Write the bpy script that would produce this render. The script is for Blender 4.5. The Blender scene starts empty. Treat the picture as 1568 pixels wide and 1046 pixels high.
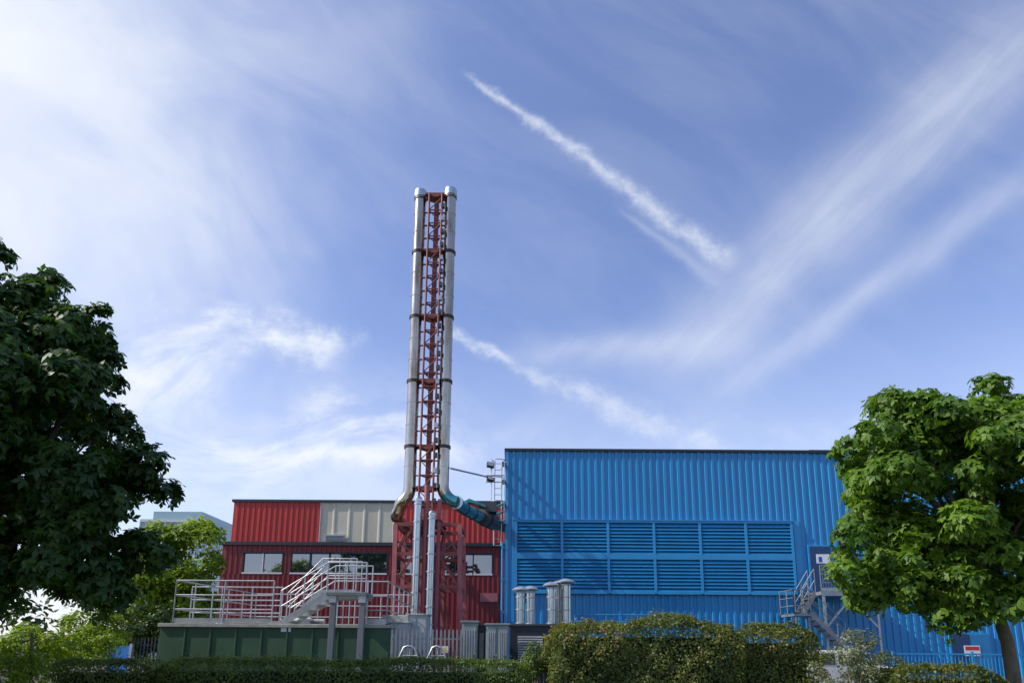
import bpy, math, random
import numpy as np
from mathutils import Vector, Matrix, Euler
random.seed(7); rng=np.random.default_rng(11)
scene=bpy.context.scene
# ---------------------------------------------------------------- camera
F=1045.0; TH=math.radians(11.8); SH=244/1568; ROLL=0.0065; EYE=1.6
cam=bpy.data.cameras.new("camera"); camo=bpy.data.objects.new("camera",cam); scene.collection.objects.link(camo)
cam.sensor_width=36; cam.lens=36*F/1568; cam.shift_y=SH; cam.clip_end=5000; cam.clip_start=0.1
R=Matrix.Rotation(math.radians(90)+TH,3,'X')@Matrix.Rotation(ROLL,3,'Z')
camo.matrix_world=Matrix.Translation((0,0,EYE))@R.to_4x4()
scene.camera=camo
def W(px,py,Y):
    """survey helper: measured bearing + known distance -> world position"""
    d=R@Vector(((px-784)/F,(523-py)/F-(-SH*1568/F),-1))
    s=Y/d.y
    return Vector((d.x*s,Y,EYE+d.z*s))
def X(px,py,Y): return W(px,py,Y).x
def Z(px,py,Y): return W(px,py,Y).z
# ---------------------------------------------------------------- materials
def mat(name,col,rough=0.6,metal=0.0,var=0.15,scale=3.0,bump=0.0,bscale=40,stain=None,stretch=(1,1,1),spec=0.5,stamt=0.5):
    m=bpy.data.materials.new(name); m.use_nodes=True; nt=m.node_tree; b=nt.nodes['Principled BSDF']
    tc=nt.nodes.new('ShaderNodeTexCoord'); mp=nt.nodes.new('ShaderNodeMapping'); mp.inputs['Scale'].default_value=stretch
    nt.links.new(tc.outputs['Object'],mp.inputs[0])
    n=nt.nodes.new('ShaderNodeTexNoise'); n.inputs['Scale'].default_value=scale; n.inputs['Detail'].default_value=5; n.inputs['Roughness'].default_value=.65
    nt.links.new(mp.outputs[0],n.inputs['Vector'])
    r=nt.nodes.new('ShaderNodeValToRGB'); e=r.color_ramp.elements
    c=np.array(col); e[0].position=.3; e[1].position=.7
    e[0].color=(*np.clip(c*(1-var),0,1),1); e[1].color=(*np.clip(c*(1+var),0,1),1)
    nt.links.new(n.outputs['Fac'],r.inputs[0]); out=r.outputs[0]
    if stain is not None:
        n2=nt.nodes.new('ShaderNodeTexNoise'); n2.inputs['Scale'].default_value=scale*.6; n2.inputs['Detail'].default_value=4
        mp2=nt.nodes.new('ShaderNodeMapping'); mp2.inputs['Scale'].default_value=(2,2,.35); mp2.inputs['Location'].default_value=(3,7,1)
        nt.links.new(tc.outputs['Object'],mp2.inputs[0]); nt.links.new(mp2.outputs[0],n2.inputs['Vector'])
        rr=nt.nodes.new('ShaderNodeMapRange'); rr.inputs[1].default_value=.5; rr.inputs[2].default_value=.75; rr.inputs[4].default_value=stamt
        nt.links.new(n2.outputs['Fac'],rr.inputs[0])
        mx=nt.nodes.new('ShaderNodeMix'); mx.data_type='RGBA'
        nt.links.new(rr.outputs[0],mx.inputs[0]); nt.links.new(out,mx.inputs[6]); mx.inputs[7].default_value=(*stain,1); out=mx.outputs[2]
    nt.links.new(out,b.inputs['Base Color'])
    b.inputs['Metallic'].default_value=metal; b.inputs['Specular IOR Level'].default_value=spec
    rm=nt.nodes.new('ShaderNodeMapRange'); rm.inputs[3].default_value=max(rough-.08,.02); rm.inputs[4].default_value=min(rough+.1,1)
    nt.links.new(n.outputs['Fac'],rm.inputs[0]); nt.links.new(rm.outputs[0],b.inputs['Roughness'])
    if bump>0:
        n3=nt.nodes.new('ShaderNodeTexNoise'); n3.inputs['Scale'].default_value=bscale; n3.inputs['Detail'].default_value=3
        nt.links.new(tc.outputs['Object'],n3.inputs['Vector'])
        bp=nt.nodes.new('ShaderNodeBump'); bp.inputs['Strength'].default_value=bump; bp.inputs['Distance'].default_value=.02
        nt.links.new(n3.outputs['Fac'],bp.inputs['Height']); nt.links.new(bp.outputs[0],b.inputs['Normal'])
    return m
def leafmat(name,c0,c1,trans=.35,c2=None):
    m=bpy.data.materials.new(name); m.use_nodes=True; nt=m.node_tree; b=nt.nodes['Principled BSDF']; o=nt.nodes['Material Output']
    a=nt.nodes.new('ShaderNodeAttribute'); a.attribute_name='tint'
    r=nt.nodes.new('ShaderNodeValToRGB'); e=r.color_ramp.elements; e[0].color=(*c0,1); e[1].color=(*c1,1)
    if c2: x=e.new(.86); x.color=(*c1,1); e[-1].color=(*c2,1)
    nt.links.new(a.outputs['Fac'],r.inputs[0]); nt.links.new(r.outputs[0],b.inputs['Base Color'])
    b.inputs['Roughness'].default_value=.5; b.inputs['Specular IOR Level'].default_value=.35
    t=nt.nodes.new('ShaderNodeBsdfTranslucent'); g=nt.nodes.new('ShaderNodeMix'); g.data_type='RGBA'; g.blend_type='MULTIPLY'; g.inputs[0].default_value=1
    nt.links.new(r.outputs[0],g.inputs[6]); g.inputs[7].default_value=(1.6,1.7,.5,1); nt.links.new(g.outputs[2],t.inputs[0])
    mx=nt.nodes.new('ShaderNodeMixShader'); mx.inputs[0].default_value=trans
    nt.links.new(b.outputs[0],mx.inputs[1]); nt.links.new(t.outputs[0],mx.inputs[2]); nt.links.new(mx.outputs[0],o.inputs[0])
    return m
M={}
M['blue']=mat('blue_cladding',(.018,.245,.53),.36,0,.10,.5,.05,3,stain=(.03,.20,.41),stretch=(1,1,.3))
M['bluel']=mat('blue_louvre',(.016,.21,.45),.4,0,.10,1,stain=(.02,.16,.34))
M['bluef']=mat('blue_frame',(.025,.28,.57),.4,0,.08,2)
M['blued']=mat('blue_door',(.012,.05,.14),.4,0,.1,2)
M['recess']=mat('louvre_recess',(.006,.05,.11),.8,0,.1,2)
M['fascia']=mat('dark_fascia',(.015,.022,.035),.5,0,.1,2)
M['roof']=mat('roof_felt',(.10,.10,.10),.9,0,.2,2)
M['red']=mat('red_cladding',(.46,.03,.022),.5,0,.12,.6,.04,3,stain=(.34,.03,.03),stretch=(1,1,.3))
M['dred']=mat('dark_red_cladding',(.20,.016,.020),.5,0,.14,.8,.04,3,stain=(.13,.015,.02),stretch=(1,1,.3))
M['cream']=mat('weathered_cream_cladding',(.50,.47,.36),.6,0,.1,.8,.04,3,stain=(.36,.33,.24),stretch=(1,1,.25))
M['steel']=mat('stainless_steel_cladding',(.50,.45,.36),.2,1,.16,2.5,.2,5,stain=(.24,.15,.06),stretch=(1,1,.3),stamt=.9)
M['steelb']=mat('stainless_steel_pipe',(.50,.56,.58),.28,1,.12,3,.12,6,stain=(.35,.3,.25),stretch=(1,1,.3))
M['band']=mat('dark_clamp_band',(.10,.08,.07),.5,.6,.2,4)
M['tealrefl']=mat('duct_teal_reflection',(.09,.32,.33),.28,.7,.2,2,stain=(.35,.42,.40))  # metal duct, its teal reflection painted into the base colour
M['redst']=mat('red_painted_steel',(.23,.055,.042),.55,0,.25,2,stain=(.10,.045,.035),stamt=.8)
M['pinkst']=mat('faded_red_paint_steel',(.36,.10,.105),.55,0,.2,2,stain=(.42,.18,.18))
M['galv']=mat('galvanised_steel',(.44,.46,.47),.42,.65,.15,5,.05,30)
M['dgalv']=mat('weathered_galvanised_fence',(.28,.30,.31),.5,.5,.2,5)
M['grey']=mat('grey_painted_metal',(.42,.45,.45),.5,0,.12,2,stain=(.30,.32,.31))
M['mgrey']=mat('mid_grey_metal',(.17,.19,.20),.5,.1,.15,2)
M['dgrey']=mat('dark_grey_metal',(.05,.055,.06),.5,0,.2,2)
M['ggrey']=mat('grey_green_cabinet',(.26,.31,.30),.5,0,.1,2,stain=(.15,.18,.17))
M['green']=mat('dark_green_tank_paint',(.034,.09,.045),.55,0,.2,1,.05,5,stain=(.06,.085,.05))
M['lip']=mat('pale_concrete_edge',(.35,.35,.30),.8,0,.25,3,.2,30)
M['conc']=mat('concrete',(.32,.31,.29),.9,0,.15,3,.3,40)
M['white']=mat('white_paint',(.75,.76,.76),.4,0,.05,2)
M['frame']=mat('window_frame_white',(.6,.6,.6),.5,0,.08,2)
M['asph']=mat('asphalt',(.05,.05,.052),.9,0,.25,4,.4,90)
M['pave']=mat('paving',(.26,.25,.23),.9,0,.15,4,.3,60)
M['grass']=mat('grass',(.045,.075,.02),.95,0,.5,1.5,.8,60)
M['bark']=mat('bark',(.15,.12,.085),.95,0,.4,6,1,30,stretch=(1,1,.25))
M['dark']=mat('dark_hedge_core',(.012,.016,.007),1,0,.3,8)  # near-black colour of the solid hedge core
M['signr']=mat('sign_red',(.6,.03,.03),.5,0,.05,2)
M['signb']=mat('sign_blue',(.02,.08,.4),.5,0,.05,2)
M['yel']=mat('hazard_yellow',(.75,.55,.03),.5,0,.05,2)
M['rub']=mat('tyre_rubber',(.02,.02,.02),.85,0,.2,6)
M['carw']=mat('white_car_paint',(.6,.62,.64),.25,0,.04,2)
M['cars']=mat('silver_car_paint',(.35,.37,.4),.3,.6,.04,2)
M['glassb']=mat('pale_curtain_wall',(.30,.42,.46),.2,0,.1,.5)
M['blueplast']=mat('blue_sheet',(.03,.2,.55),.5,0,.1,1)
g=bpy.data.materials.new('window_glass'); g.use_nodes=True; b=g.node_tree.nodes['Principled BSDF']
b.inputs['Base Color'].default_value=(.02,.025,.028,1); b.inputs['Roughness'].default_value=.03; b.inputs['Specular IOR Level'].default_value=1.0; b.inputs['IOR'].default_value=2.1
M['glass']=g
# ---------------------------------------------------------------- mesh builder
def link(o,parent=None):
    scene.collection.objects.link(o)
    if parent: o.parent=parent
    return o
def empty(name,loc=(0,0,0)):
    e=bpy.data.objects.new(name,None); e.empty_display_size=.3; scene.collection.objects.link(e); return e
class MB:
    def __init__(s): s.v=[]; s.f=[]; s.m=[]; s.sm=[]; s.mats=[]
    def mi(s,k):
        if k not in s.mats: s.mats.append(k)
        return s.mats.index(k)
    def add(s,vs,fs,k,smooth=False):
        o=len(s.v); s.v+= [tuple(v) for v in vs]; i=s.mi(k)
        for f in fs: s.f.append([o+a for a in f]); s.m.append(i); s.sm.append(smooth)
    def box(s,a,b,k,M4=None):
        x0,x1=sorted((a[0],b[0])); y0,y1=sorted((a[1],b[1])); z0,z1=sorted((a[2],b[2]))
        vs=[Vector(p) for p in [(x0,y0,z0),(x1,y0,z0),(x1,y1,z0),(x0,y1,z0),(x0,y0,z1),(x1,y0,z1),(x1,y1,z1),(x0,y1,z1)]]
        if M4: vs=[M4@v for v in vs]
        s.add(vs,[(0,3,2,1),(4,5,6,7),(0,1,5,4),(1,2,6,5),(2,3,7,6),(3,0,4,7)],k)
    def bar(s,p,q,w,k,h=None,ref=Vector((0,1,0))):
        """rectangular bar between two points"""
        p=Vector(p);q=Vector(q);d=(q-p).normalized(); h=h or w
        if abs(d.dot(ref))>.95: ref=Vector((1,0,0))
        u=d.cross(ref).normalized(); v=d.cross(u).normalized()
        vs=[]
        for c in (p,q):
            for a,bb in ((-1,-1),(1,-1),(1,1),(-1,1)): vs.append(c+u*a*w/2+v*bb*h/2)
        s.add(vs,[(0,1,2,3),(7,6,5,4),(0,4,5,1),(1,5,6,2),(2,6,7,3),(3,7,4,0)],k)
    def tube(s,pts,r,k,n=10,caps=True):
        pts=[Vector(p) for p in pts]; rs=r if isinstance(r,(list,tuple)) else [r]*len(pts)
        t0=(pts[1]-pts[0]).normalized(); u=t0.orthogonal().normalized(); vs=[]
        for i,p in enumerate(pts):
            t=((pts[min(i+1,len(pts)-1)]-pts[max(i-1,0)])).normalized()
            u=(u-t*u.dot(t)).normalized(); w=t.cross(u)
            for j in range(n):
                a=2*math.pi*j/n; vs.append(p+(u*math.cos(a)+w*math.sin(a))*rs[i])
        fs=[]
        for i in range(len(pts)-1):
            for j in range(n): fs.append((i*n+j,i*n+(j+1)%n,(i+1)*n+(j+1)%n,(i+1)*n+j))
        s.add(vs,fs,k,True)
        if caps:
            L=len(pts)-1; s.add(vs[:n],[tuple(range(n))[::-1]],k); s.add(vs[L*n:],[tuple(range(n))],k)
    def lathe(s,c,prof,k,n=20):
        """prof: list of (radius,z)"""
        vs=[];fs=[]
        for (r,z) in prof:
            for j in range(n):
                a=2*math.pi*j/n; vs.append((c[0]+r*math.cos(a),c[1]+r*math.sin(a),c[2]+z))
        for i in range(len(prof)-1):
            for j in range(n): fs.append((i*n+j,i*n+(j+1)%n,(i+1)*n+(j+1)%n,(i+1)*n+j))
        s.add(vs,fs,k,False)
        L=len(prof)-1; s.add(vs[:n],[tuple(range(n))[::-1]],k); s.add(vs[L*n:],[tuple(range(n))],k)
    def corr(s,x0,x1,z0,z1,y,pitch,dep,k,rib=.35):
        """corrugated sheet facing -Y, ribs proud of plane y"""
        n=max(1,round((x1-x0)/pitch)); p=(x1-x0)/n; pr=[]
        for i in range(n):
            a=x0+i*p; pr+=[(a,y),(a+p*(1-rib-.16),y),(a+p*(1-rib-.06),y-dep),(a+p*(.94),y-dep)]
        pr.append((x1,y)); vs=[];fs=[]
        for (a,bb) in pr: vs+=[(a,bb,z0),(a,bb,z1)]
        for i in range(len(pr)-1): fs.append((2*i,2*i+2,2*i+3,2*i+1))
        s.add(vs,fs,k)
    def obj(s,name,parent=None,bevel=0):
        me=bpy.data.meshes.new(name); me.from_pydata(s.v,[],s.f)
        for k in s.mats: me.materials.append(M[k])
        me.polygons.foreach_set('material_index',s.m); me.polygons.foreach_set('use_smooth',s.sm); me.update()
        o=bpy.data.objects.new(name,me); link(o,parent)
        if bevel:
            bm=o.modifiers.new('bev','BEVEL'); bm.width=bevel; bm.segments=2; bm.limit_method='ANGLE'
        return o
# ---------------------------------------------------------------- ground
mb=MB(); mb.box((-1500,-1500,-.5),(1500,1500,0),'grass'); mb.obj('ground')
mb=MB(); mb.add([(-60,17.6,.004),(60,17.6,.004),(60,46,.004),(-60,46,.004)],[(0,1,2,3)],'asph'); mb.obj('service_yard')
mb=MB(); mb.box((-80,-1.5,0),(80,2.2,.12),'pave')
for i in range(-80,80,1): mb.box((i+.01,2.2,0),(i+.99,2.35,.13),'conc')
mb.obj('pavement')
mb=MB(); mb.add([(-80,-10,.004),(80,-10,.004),(80,-1.5,.004),(-80,-1.5,.004)],[(0,1,2,3)],'asph')
for i in range(-40,40,3): mb.add([(i*2,-5.8,.008),(i*2+3,-5.8,.008),(i*2+3,-5.7,.008),(i*2,-5.7,.008)],[(0,1,2,3)],'white')
mb.obj('road')
# ---------------------------------------------------------------- blue building
YB=32.0
bb=empty('blue_industrial_building')
xL=X(774,820,YB); zT=Z(900,688,YB); xR=34.0
w=MB(); w.corr(xL+.12,xR,0.25,zT-.12,YB,.333,.05,'blue')
w.box((xL+.12,YB+.01,0),(xR,YB+.2,zT-.15),'blued'); w.box((xL,YB+.2,0),(xL+.2,YB+24,zT-.15),'blue'); w.box((xR-.2,YB+.2,0),(xR,YB+24,zT-.15),'blue'); w.box((xL,YB+24,0),(xR,YB+24.2,zT-.15),'blue')
w.box((xL-.03,YB-.07,0),(xL+.12,YB+.2,zT-.12),'bluef')
w.box((xL+.12,YB-.06,0),(xR,YB+.008,.25),'conc'); w.obj('cladding_walls',bb)
w=MB(); w.box((xL-.08,YB-.12,zT-.12),(xR+.08,YB+24.3,zT),'fascia'); w.box((xL+.1,YB+.2,zT),(xR-.1,YB+24,zT+.03),'roof')
w.box((X(1237,690,YB),YB-.14,zT-.14),(xR+.1,YB-.121,zT+.012),'fascia')
w.obj('roof',bb)
# louvres
lx0=X(790,800,YB); lx1=X(1209,802,YB); lz1=Z(1000,800,YB); lz0=Z(1000,907,YB); zm=(lz0+lz1)/2
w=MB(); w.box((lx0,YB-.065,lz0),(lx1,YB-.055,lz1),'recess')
nb=6; cw=(lx1-lx0)/nb
for i in range(nb+1):
    xx=lx0+i*cw; w.box((xx-.06,YB-.20,lz0-.06),(xx+.06,YB-.066,lz1+.06),'bluef')
for z,h in ((lz0-.02,.07),(zm,.13),(lz1+.02,.07)):
    for i in range(nb): w.box((lx0+i*cw+.06,YB-.197,z-h),(lx0+(i+1)*cw-.06,YB-.066,z+h),'bluef')
w.box((lx0-.12,YB-.23,lz1+.062),(lx1+.12,YB-.05,lz1+.10),'bluef')
for i in range(nb):
    a=lx0+i*cw+.06; c=a+cw-.12
    for (z0,z1) in ((lz0+.05,zm-.13),(zm+.13,lz1-.05)):
        n=9; p=(z1-z0)/n
        for j in range(n):
            z=z0+j*p; jt=random.uniform(-.006,.006)
            w.add([(a,YB-.185,z+.01+jt),(c,YB-.185,z+.01-jt),(c,YB-.075,z+p*.92),(a,YB-.075,z+p*.92),(a,YB-.185,z-.02+jt),(c,YB-.185,z-.02-jt)],[(0,1,2,3),(4,5,1,0)],'bluel')
w.obj('louvre_panels',bb)
# right flat strip next to louvres
w=MB(); w.box((lx1+.13,YB-.10,lz0-.1),(lx1+.42,YB-.055,lz1+.1),'bluef'); 
# upper door
dx0=X(1240,870,YB); dx1=X(1272,870,YB); dz1=Z(1255,837,YB); dz0=Z(1255,905,YB)
w.box((dx0-.08,YB-.13,dz0),(dx1+.08,YB-.052,dz1+.08),'bluef'); w.box((dx0,YB-.15,dz0),(dx1,YB-.131,dz1),'blued')
w.box((X(1248,856,YB),YB-.17,Z(1258,863,YB)),(X(1268,856,YB),YB-.151,Z(1258,849,YB)),'white')
w.box((X(1251,856,YB),YB-.178,Z(1258,861,YB)),(X(1256,856,YB),YB-.1701,Z(1258,853,YB)),'signb')
ex0=X(1456,1000,YB); ex1=X(1514,1000,YB); ez=Z(1485,971,YB)
w.box((ex0-.08,YB-.13,0),(ex1+.08,YB-.052,ez+.08),'bluef'); w.box((ex0,YB-.15,.05),((ex0+ex1)/2-.01,YB-.131,ez),'blued'); w.box(((ex0+ex1)/2+.01,YB-.15,.05),(ex1,YB-.131,ez),'bluel')
w.box((X(1474,1000,YB),YB-.17,Z(1485,1004,YB)),(X(1498,1000,YB),YB-.151,Z(1485,988,YB)),'white')
w.box((X(1475.5,1000,YB),YB-.176,Z(1485,995,YB)),(X(1496.5,1000,YB),YB-.171,Z(1485,989.5,YB)),'signr')
w.obj('doors_and_notices',bb)
# ---------------------------------------------------------------- red building
YR=34.0; YU=38.0
rb=empty('red_office_building')
rx0=X(338,870,YR); rx1=xL-.04; rz=Z(550,832,YR); ux0=X(356,800,YU); uz=Z(550,767,YU)
w=MB()
wins=[(373,432,2),(446,474,1),(476,504,1),(505,533,1),(534,563,1),(564,592,1),(607,632,1),(681,696,1),(698,724,1),(725,753,1)]
wz0=Z(550,877,YR); wz1=Z(550,848,YR)
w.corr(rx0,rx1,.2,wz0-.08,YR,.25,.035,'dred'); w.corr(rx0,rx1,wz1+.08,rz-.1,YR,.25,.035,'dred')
# piers between windows
edges=[rx0]+[v for a,b_,n in wins for v in (X(a,860,YR)-.04,X(b_,860,YR)+.04)]+[rx1]
for i in range(0,len(edges),2):
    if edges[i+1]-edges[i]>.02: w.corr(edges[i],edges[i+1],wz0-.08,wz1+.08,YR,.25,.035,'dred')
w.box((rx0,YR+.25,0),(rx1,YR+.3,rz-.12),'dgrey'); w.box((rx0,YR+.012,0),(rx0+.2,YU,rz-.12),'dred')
w.box((rx0,YR+.012,0),(rx1,YR+.24,.2),'conc')
w.corr(ux0,X(490,800,YU),rz,uz-.1,YU,.3,.035,'red'); w.corr(X(490,800,YU)+.03,X(607,800,YU),rz,uz-.1,YU,.9,.03,'cream',.08); w.corr(X(607,800,YU)+.03,rx1,rz,uz-.1,YU,.3,.035,'red')
w.box((X(490,800,YU),YU-.07,rz),(X(490,800,YU)+.029,YU+.02,uz-.1),'frame')
w.box((ux0,YU+.02,0),(ux0+.2,YU+14,uz-.12),'red'); w.box((rx1-.2,YU+.02,0),(rx1,YU+14,uz-.12),'red'); w.box((ux0,YU+14,0),(rx1,YU+14.2,uz-.1),'red')
w.box((ux0+.2,YU+.03,rz),(rx1-.2,YU+.1,uz-.12),'dgrey')
w.obj('walls',rb)
w=MB(); w.box((rx0-.1,YR-.14,rz-.12),(rx1,YU+.01,rz+.05),'fascia'); w.box((ux0-.1,YU-.1,uz-.1),(rx1,YU+14.3,uz+.04),'fascia'); w.obj('roof',rb)
w=MB()
for a,b_,n in wins:
    x0=X(a,860,YR); x1=X(b_,860,YR)
    w.box((x0-.04,YR-.05,wz0-.08),(x1+.04,YR+.08,wz0),'frame'); w.box((x0-.04,YR-.05,wz1),(x1+.04,YR+.08,wz1+.08),'fascia')
    w.box((x0-.04,YR-.05,wz0),(x0,YR+.08,wz1),'fascia'); w.box((x1,YR-.05,wz0),(x1+.04,YR+.08,wz1),'fascia')
    for i in range(1,n): xm=x0+(x1-x0)*i/n; w.box((xm-.03,YR-.04,wz0),(xm+.03,YR+.05,wz1),'frame')
    w.add([(x0,YR+.06,wz0),(x1,YR+.06,wz0),(x1,YR+.06+random.uniform(-.01,.01),wz1),(x0,YR+.06,wz1)],[(0,1,2,3)],'glass')
# small vent on upper wall
vx=X(513,823,YU-.1); vz=Z(513,826,YU-.1)
w.box((vx-.55,YU-.2,vz-.1),(vx+.55,YU-.04,vz+.28),'grey')
for j in range(4): w.box((vx-.5,YU-.22,vz-.06+j*.08),(vx+.5,YU-.201,vz-.03+j*.08),'dgrey')
w.box((X(735,915,YR),YR-.09,Z(745,921,YR)),(X(762,915,YR),YR-.04,Z(745,908,YR)),'pinkst')
w.obj('windows',rb)
# ---------------------------------------------------------------- background curtain-wall building
bg=empty('curtain_wall_office'); YG=85
w=MB(); gx0=X(215,800,YG); gx1=X(322,800,YG); gz=Z(280,781,YG)
w.box((gx0,YG,0),(gx1,YG+15,gz-1.2),'glassb'); w.box((gx0+1,YG+1,gz-1.2),(gx1-1.6,YG+14,gz),'glassb')
for i in range(12):
    xx=gx0+(gx1-gx0)*i/11; w.box((xx-.06,YG-.08,0),(xx+.06,YG,gz-1.2),'frame')
for j in range(8):
    z=gz-1.2-j*2.4; w.box((gx0,YG-.14,z-.35),(gx1,YG-.09,z),'frame')
w.obj('facade',bg)
# ---------------------------------------------------------------- chimney
YC=27.0
ch=empty('twin_flue_chimney')
fl=X(629,700,YC); fr=X(679,700,YC); fm=(fl+fr)/2; rad=.25
def zc(y,x=655): return Z(x,y,YC)
def arc(c,r,a0,a1,n,ax1,ax2):
    return [Vector(c)+Vector(ax1)*r*math.cos(a0+(a1-a0)*i/n)+Vector(ax2)*r*math.sin(a0+(a1-a0)*i/n) for i in range(n+1)]
w=MB(); er=.75
zt=zc(298); zb=zc(748)
# left flue : down, bend left, then bend back to wing
cx=fl-er
pts=[(fl,YC,zt),(fl,YC,zb)]+arc((cx,YC,zb),er,0,-math.pi/3.2,8,(1,0,0),(0,0,1))[1:]
q=pts[-1]; zl=q.z-.35
end=Vector((X(607,784,YC),YC+.25,Z(607,784,YC)))
pts+= [q.lerp(end,.6)+Vector((.03,0,-.02)),end,end+Vector((-.12,.5,-.05)),end+Vector((-.12,1.2,-.05)),Vector((end.x-.12,YU,end.z-.05))]
w.tube(pts,rad,'steel',24)
zb2=zc(742)
pts=[(fr,YC,zc(295)),(fr,YC,zb2)]+arc((fr+er,YC,zb2),er,math.pi,math.pi*1.43,9,(1,0,0),(0,0,1))[1:]
w.tube(pts[:6],rad,'steel',24); w.tube(pts[5:],rad,'tealrefl',24); q=Vector(pts[-1])
w.obj('flue_shells',ch)
w=MB()
p2=W(735,791,29.5); p3=Vector((xL+.1,33.0,p2.z+.1))
w.tube([q,q.lerp(p2,.15)+Vector((0,0,-.06)),q.lerp(p2,.5)+Vector((0,0,-.07)),p2],rad*1.02,'tealrefl',24)  # cross duct wears the painted-in teal reflection
w.tube([p2,p2.lerp(p3,.15)],rad*1.45,'band',20); w.tube([p2.lerp(p3,.2),p2.lerp(p3,.45)],rad*1.5,'dgrey',20); w.tube([p2.lerp(p3,.1),p3],rad*1.1,'dgrey',20)
w.box(p2+Vector((-.1,.3,.3)),p2+Vector((.7,1.1,.75)),'dgrey')
w.tube([p2+Vector((.2,.3,.5)),p2+Vector((-.5,.1,.75)),p2+Vector((-.95,0,.45))],.09,'tealrefl',12)
for t in (.0,.3,.65,.95):
    c=q.lerp(p2,t)+Vector((0,0,-.06 if 0<t<.9 else 0)); d=(p2-q).normalized()*.035; w.tube([c-d,c+d],rad*1.12,'band' if t>.2 else 'steelb',24)
w.obj('cross_duct',ch)
w=MB()
for x0,tp in ((fl,298),(fr,295)):
    for y in (388,487,585,685): 
        z=zc(y); w.lathe((x0,YC,z),[(rad*1.01,-.07),(rad*1.16,-.06),(rad*1.16,-.02),(rad*1.05,0),(rad*1.16,.02),(rad*1.16,.06),(rad*1.01,.07)],'band',24)
    ys=[330,358,420,455,520,552,618,652,715]
    for y in ys:
        z=zc(y); w.lathe((x0,YC,z),[(rad*1.0,-.025),(rad*1.045,-.02),(rad*1.045,.02),(rad*1.0,.025)],'steel',24)
    z=zc(tp); w.lathe((x0,YC,z),[(rad*1.0,-.22),(rad*1.14,-.2),(rad*1.14,.06),(rad*1.02,.08),(rad*1.02,.14),(rad*.6,.17)],'steelb',24)
    w.lathe((x0,YC,z-.3),[(rad*1.0,-.04),(rad*1.1,-.03),(rad*1.1,.03),(rad*1.0,.04)],'band',24)
w.obj('flange_bands',ch)
w=MB()
ma=X(645,700,YC); mc=X(666,700,YC); mr=.045
zmt=zc(303); zmb=zc(800)
for (x,y) in ((ma,YC-.28),(mc,YC-.28),((ma+mc)/2,YC+.35)): w.tube([(x,y,zmb),(x,y,zmt)],mr,'redst',8)
cxm=(ma+mc)/2+.02
w.box((cxm-.10,YC-.06,zmb),(cxm+.10,YC+.10,zc(298)),'redst')
z=zmb; k=0; st=.63
while z<zmt-.3:
    w.tube([(ma,YC-.28,z),(mc,YC-.28,z)],.03,'redst',8)
    w.tube([(ma,YC-.28,z),((ma+mc)/2,YC+.35,z)],.025,'redst',6); w.tube([(mc,YC-.28,z),((ma+mc)/2,YC+.35,z)],.025,'redst',6)
    if k%2==0: w.tube([(ma,YC-.28,z),(mc,YC-.28,z+st)],.022,'redst',6)
    else: w.tube([(mc,YC-.28,z),(ma,YC-.28,z+st)],.022,'redst',6)
    w.box((mc-.02,YC-.36,z+.1),(mc+.12,YC-.2,z+.3),'dgrey' if k%3 else 'galv')
    # saddle brackets to flues
    w.box((fl+rad*.9,YC-.05,z+.02),(cxm-.101,YC+.02,z+.06),'redst'); w.box((cxm+.101,YC-.05,z+.02),(fr-rad*.9,YC+.02,z+.06),'redst')
    z+=st; k+=1
for y in (303,388,487,585,685,748):
    z=zc(y)
    for sx,x in ((1,fl+rad*.98),(-1,fr-rad*.98)):
        w.add([(x,YC-.3,z+.04),(cxm,YC-.3,z+.04),(cxm,YC+.2,z+.04),(x,YC+.2,z+.04),(x,YC-.3,z-.02),(cxm,YC-.3,z-.17),(cxm,YC+.2,z-.17),(x,YC+.2,z-.02)],[(0,1,2,3),(7,6,5,4),(0,4,5,1),(3,2,6,7),(0,3,7,4)],'redst')
w.obj('lattice_mast',ch)
# base frame
w=MB(); yf=YC-1.0; ybk=YC+1.1
zb0=0; ztop=Z(655,803,yf)
for y in (yf,ybk):
    XL=X(606,803,yf); XR=X(704,803,yf); XLb=X(602,960,yf); XRb=X(707,960,yf)
    iL=X(634,850,yf); iR=X(671,850,yf)
    w.bar((XLb,y,0),(XL,y,ztop),.17,'pinkst'); w.bar((XRb,y,0),(XR,y,ztop),.17,'pinkst')
    for x in (iL,iR): w.bar((x,y,0),(x,y,ztop+1.0),.13,'pinkst')
    for py in (803,848,898):
        z=Z(655,py,yf); w.box((XL-.05,y-.06,z-.07),(XR+.05,y+.06,z+.07),'redst')
    zs=[Z(655,p,yf) for p in (803,848,898)]+[0.1]
    for a,bz in zip(zs[:-1],zs[1:]):
        w.bar((iL,y+.02,a),(XL,y+.02,bz),.08,'redst'); w.bar((iR,y+.02,a),(XR,y+.02,bz),.08,'redst')
        w.bar((iL,y+.03,bz),(XL,y+.03,(a+bz)/2),.06,'redst') ; w.bar((iR,y+.03,bz),(XR,y+.03,(a+bz)/2),.06,'redst')
for x in (XL,XR,iL,iR):
    for py in (803,848,898):
        z=Z(655,py,yf); w.box((x-.05,yf,z-.05),(x+.05,ybk,z+.05),'redst')
    w.bar((x,yf,Z(655,848,yf)),(x,ybk,Z(655,803,yf)),.07,'redst')
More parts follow.
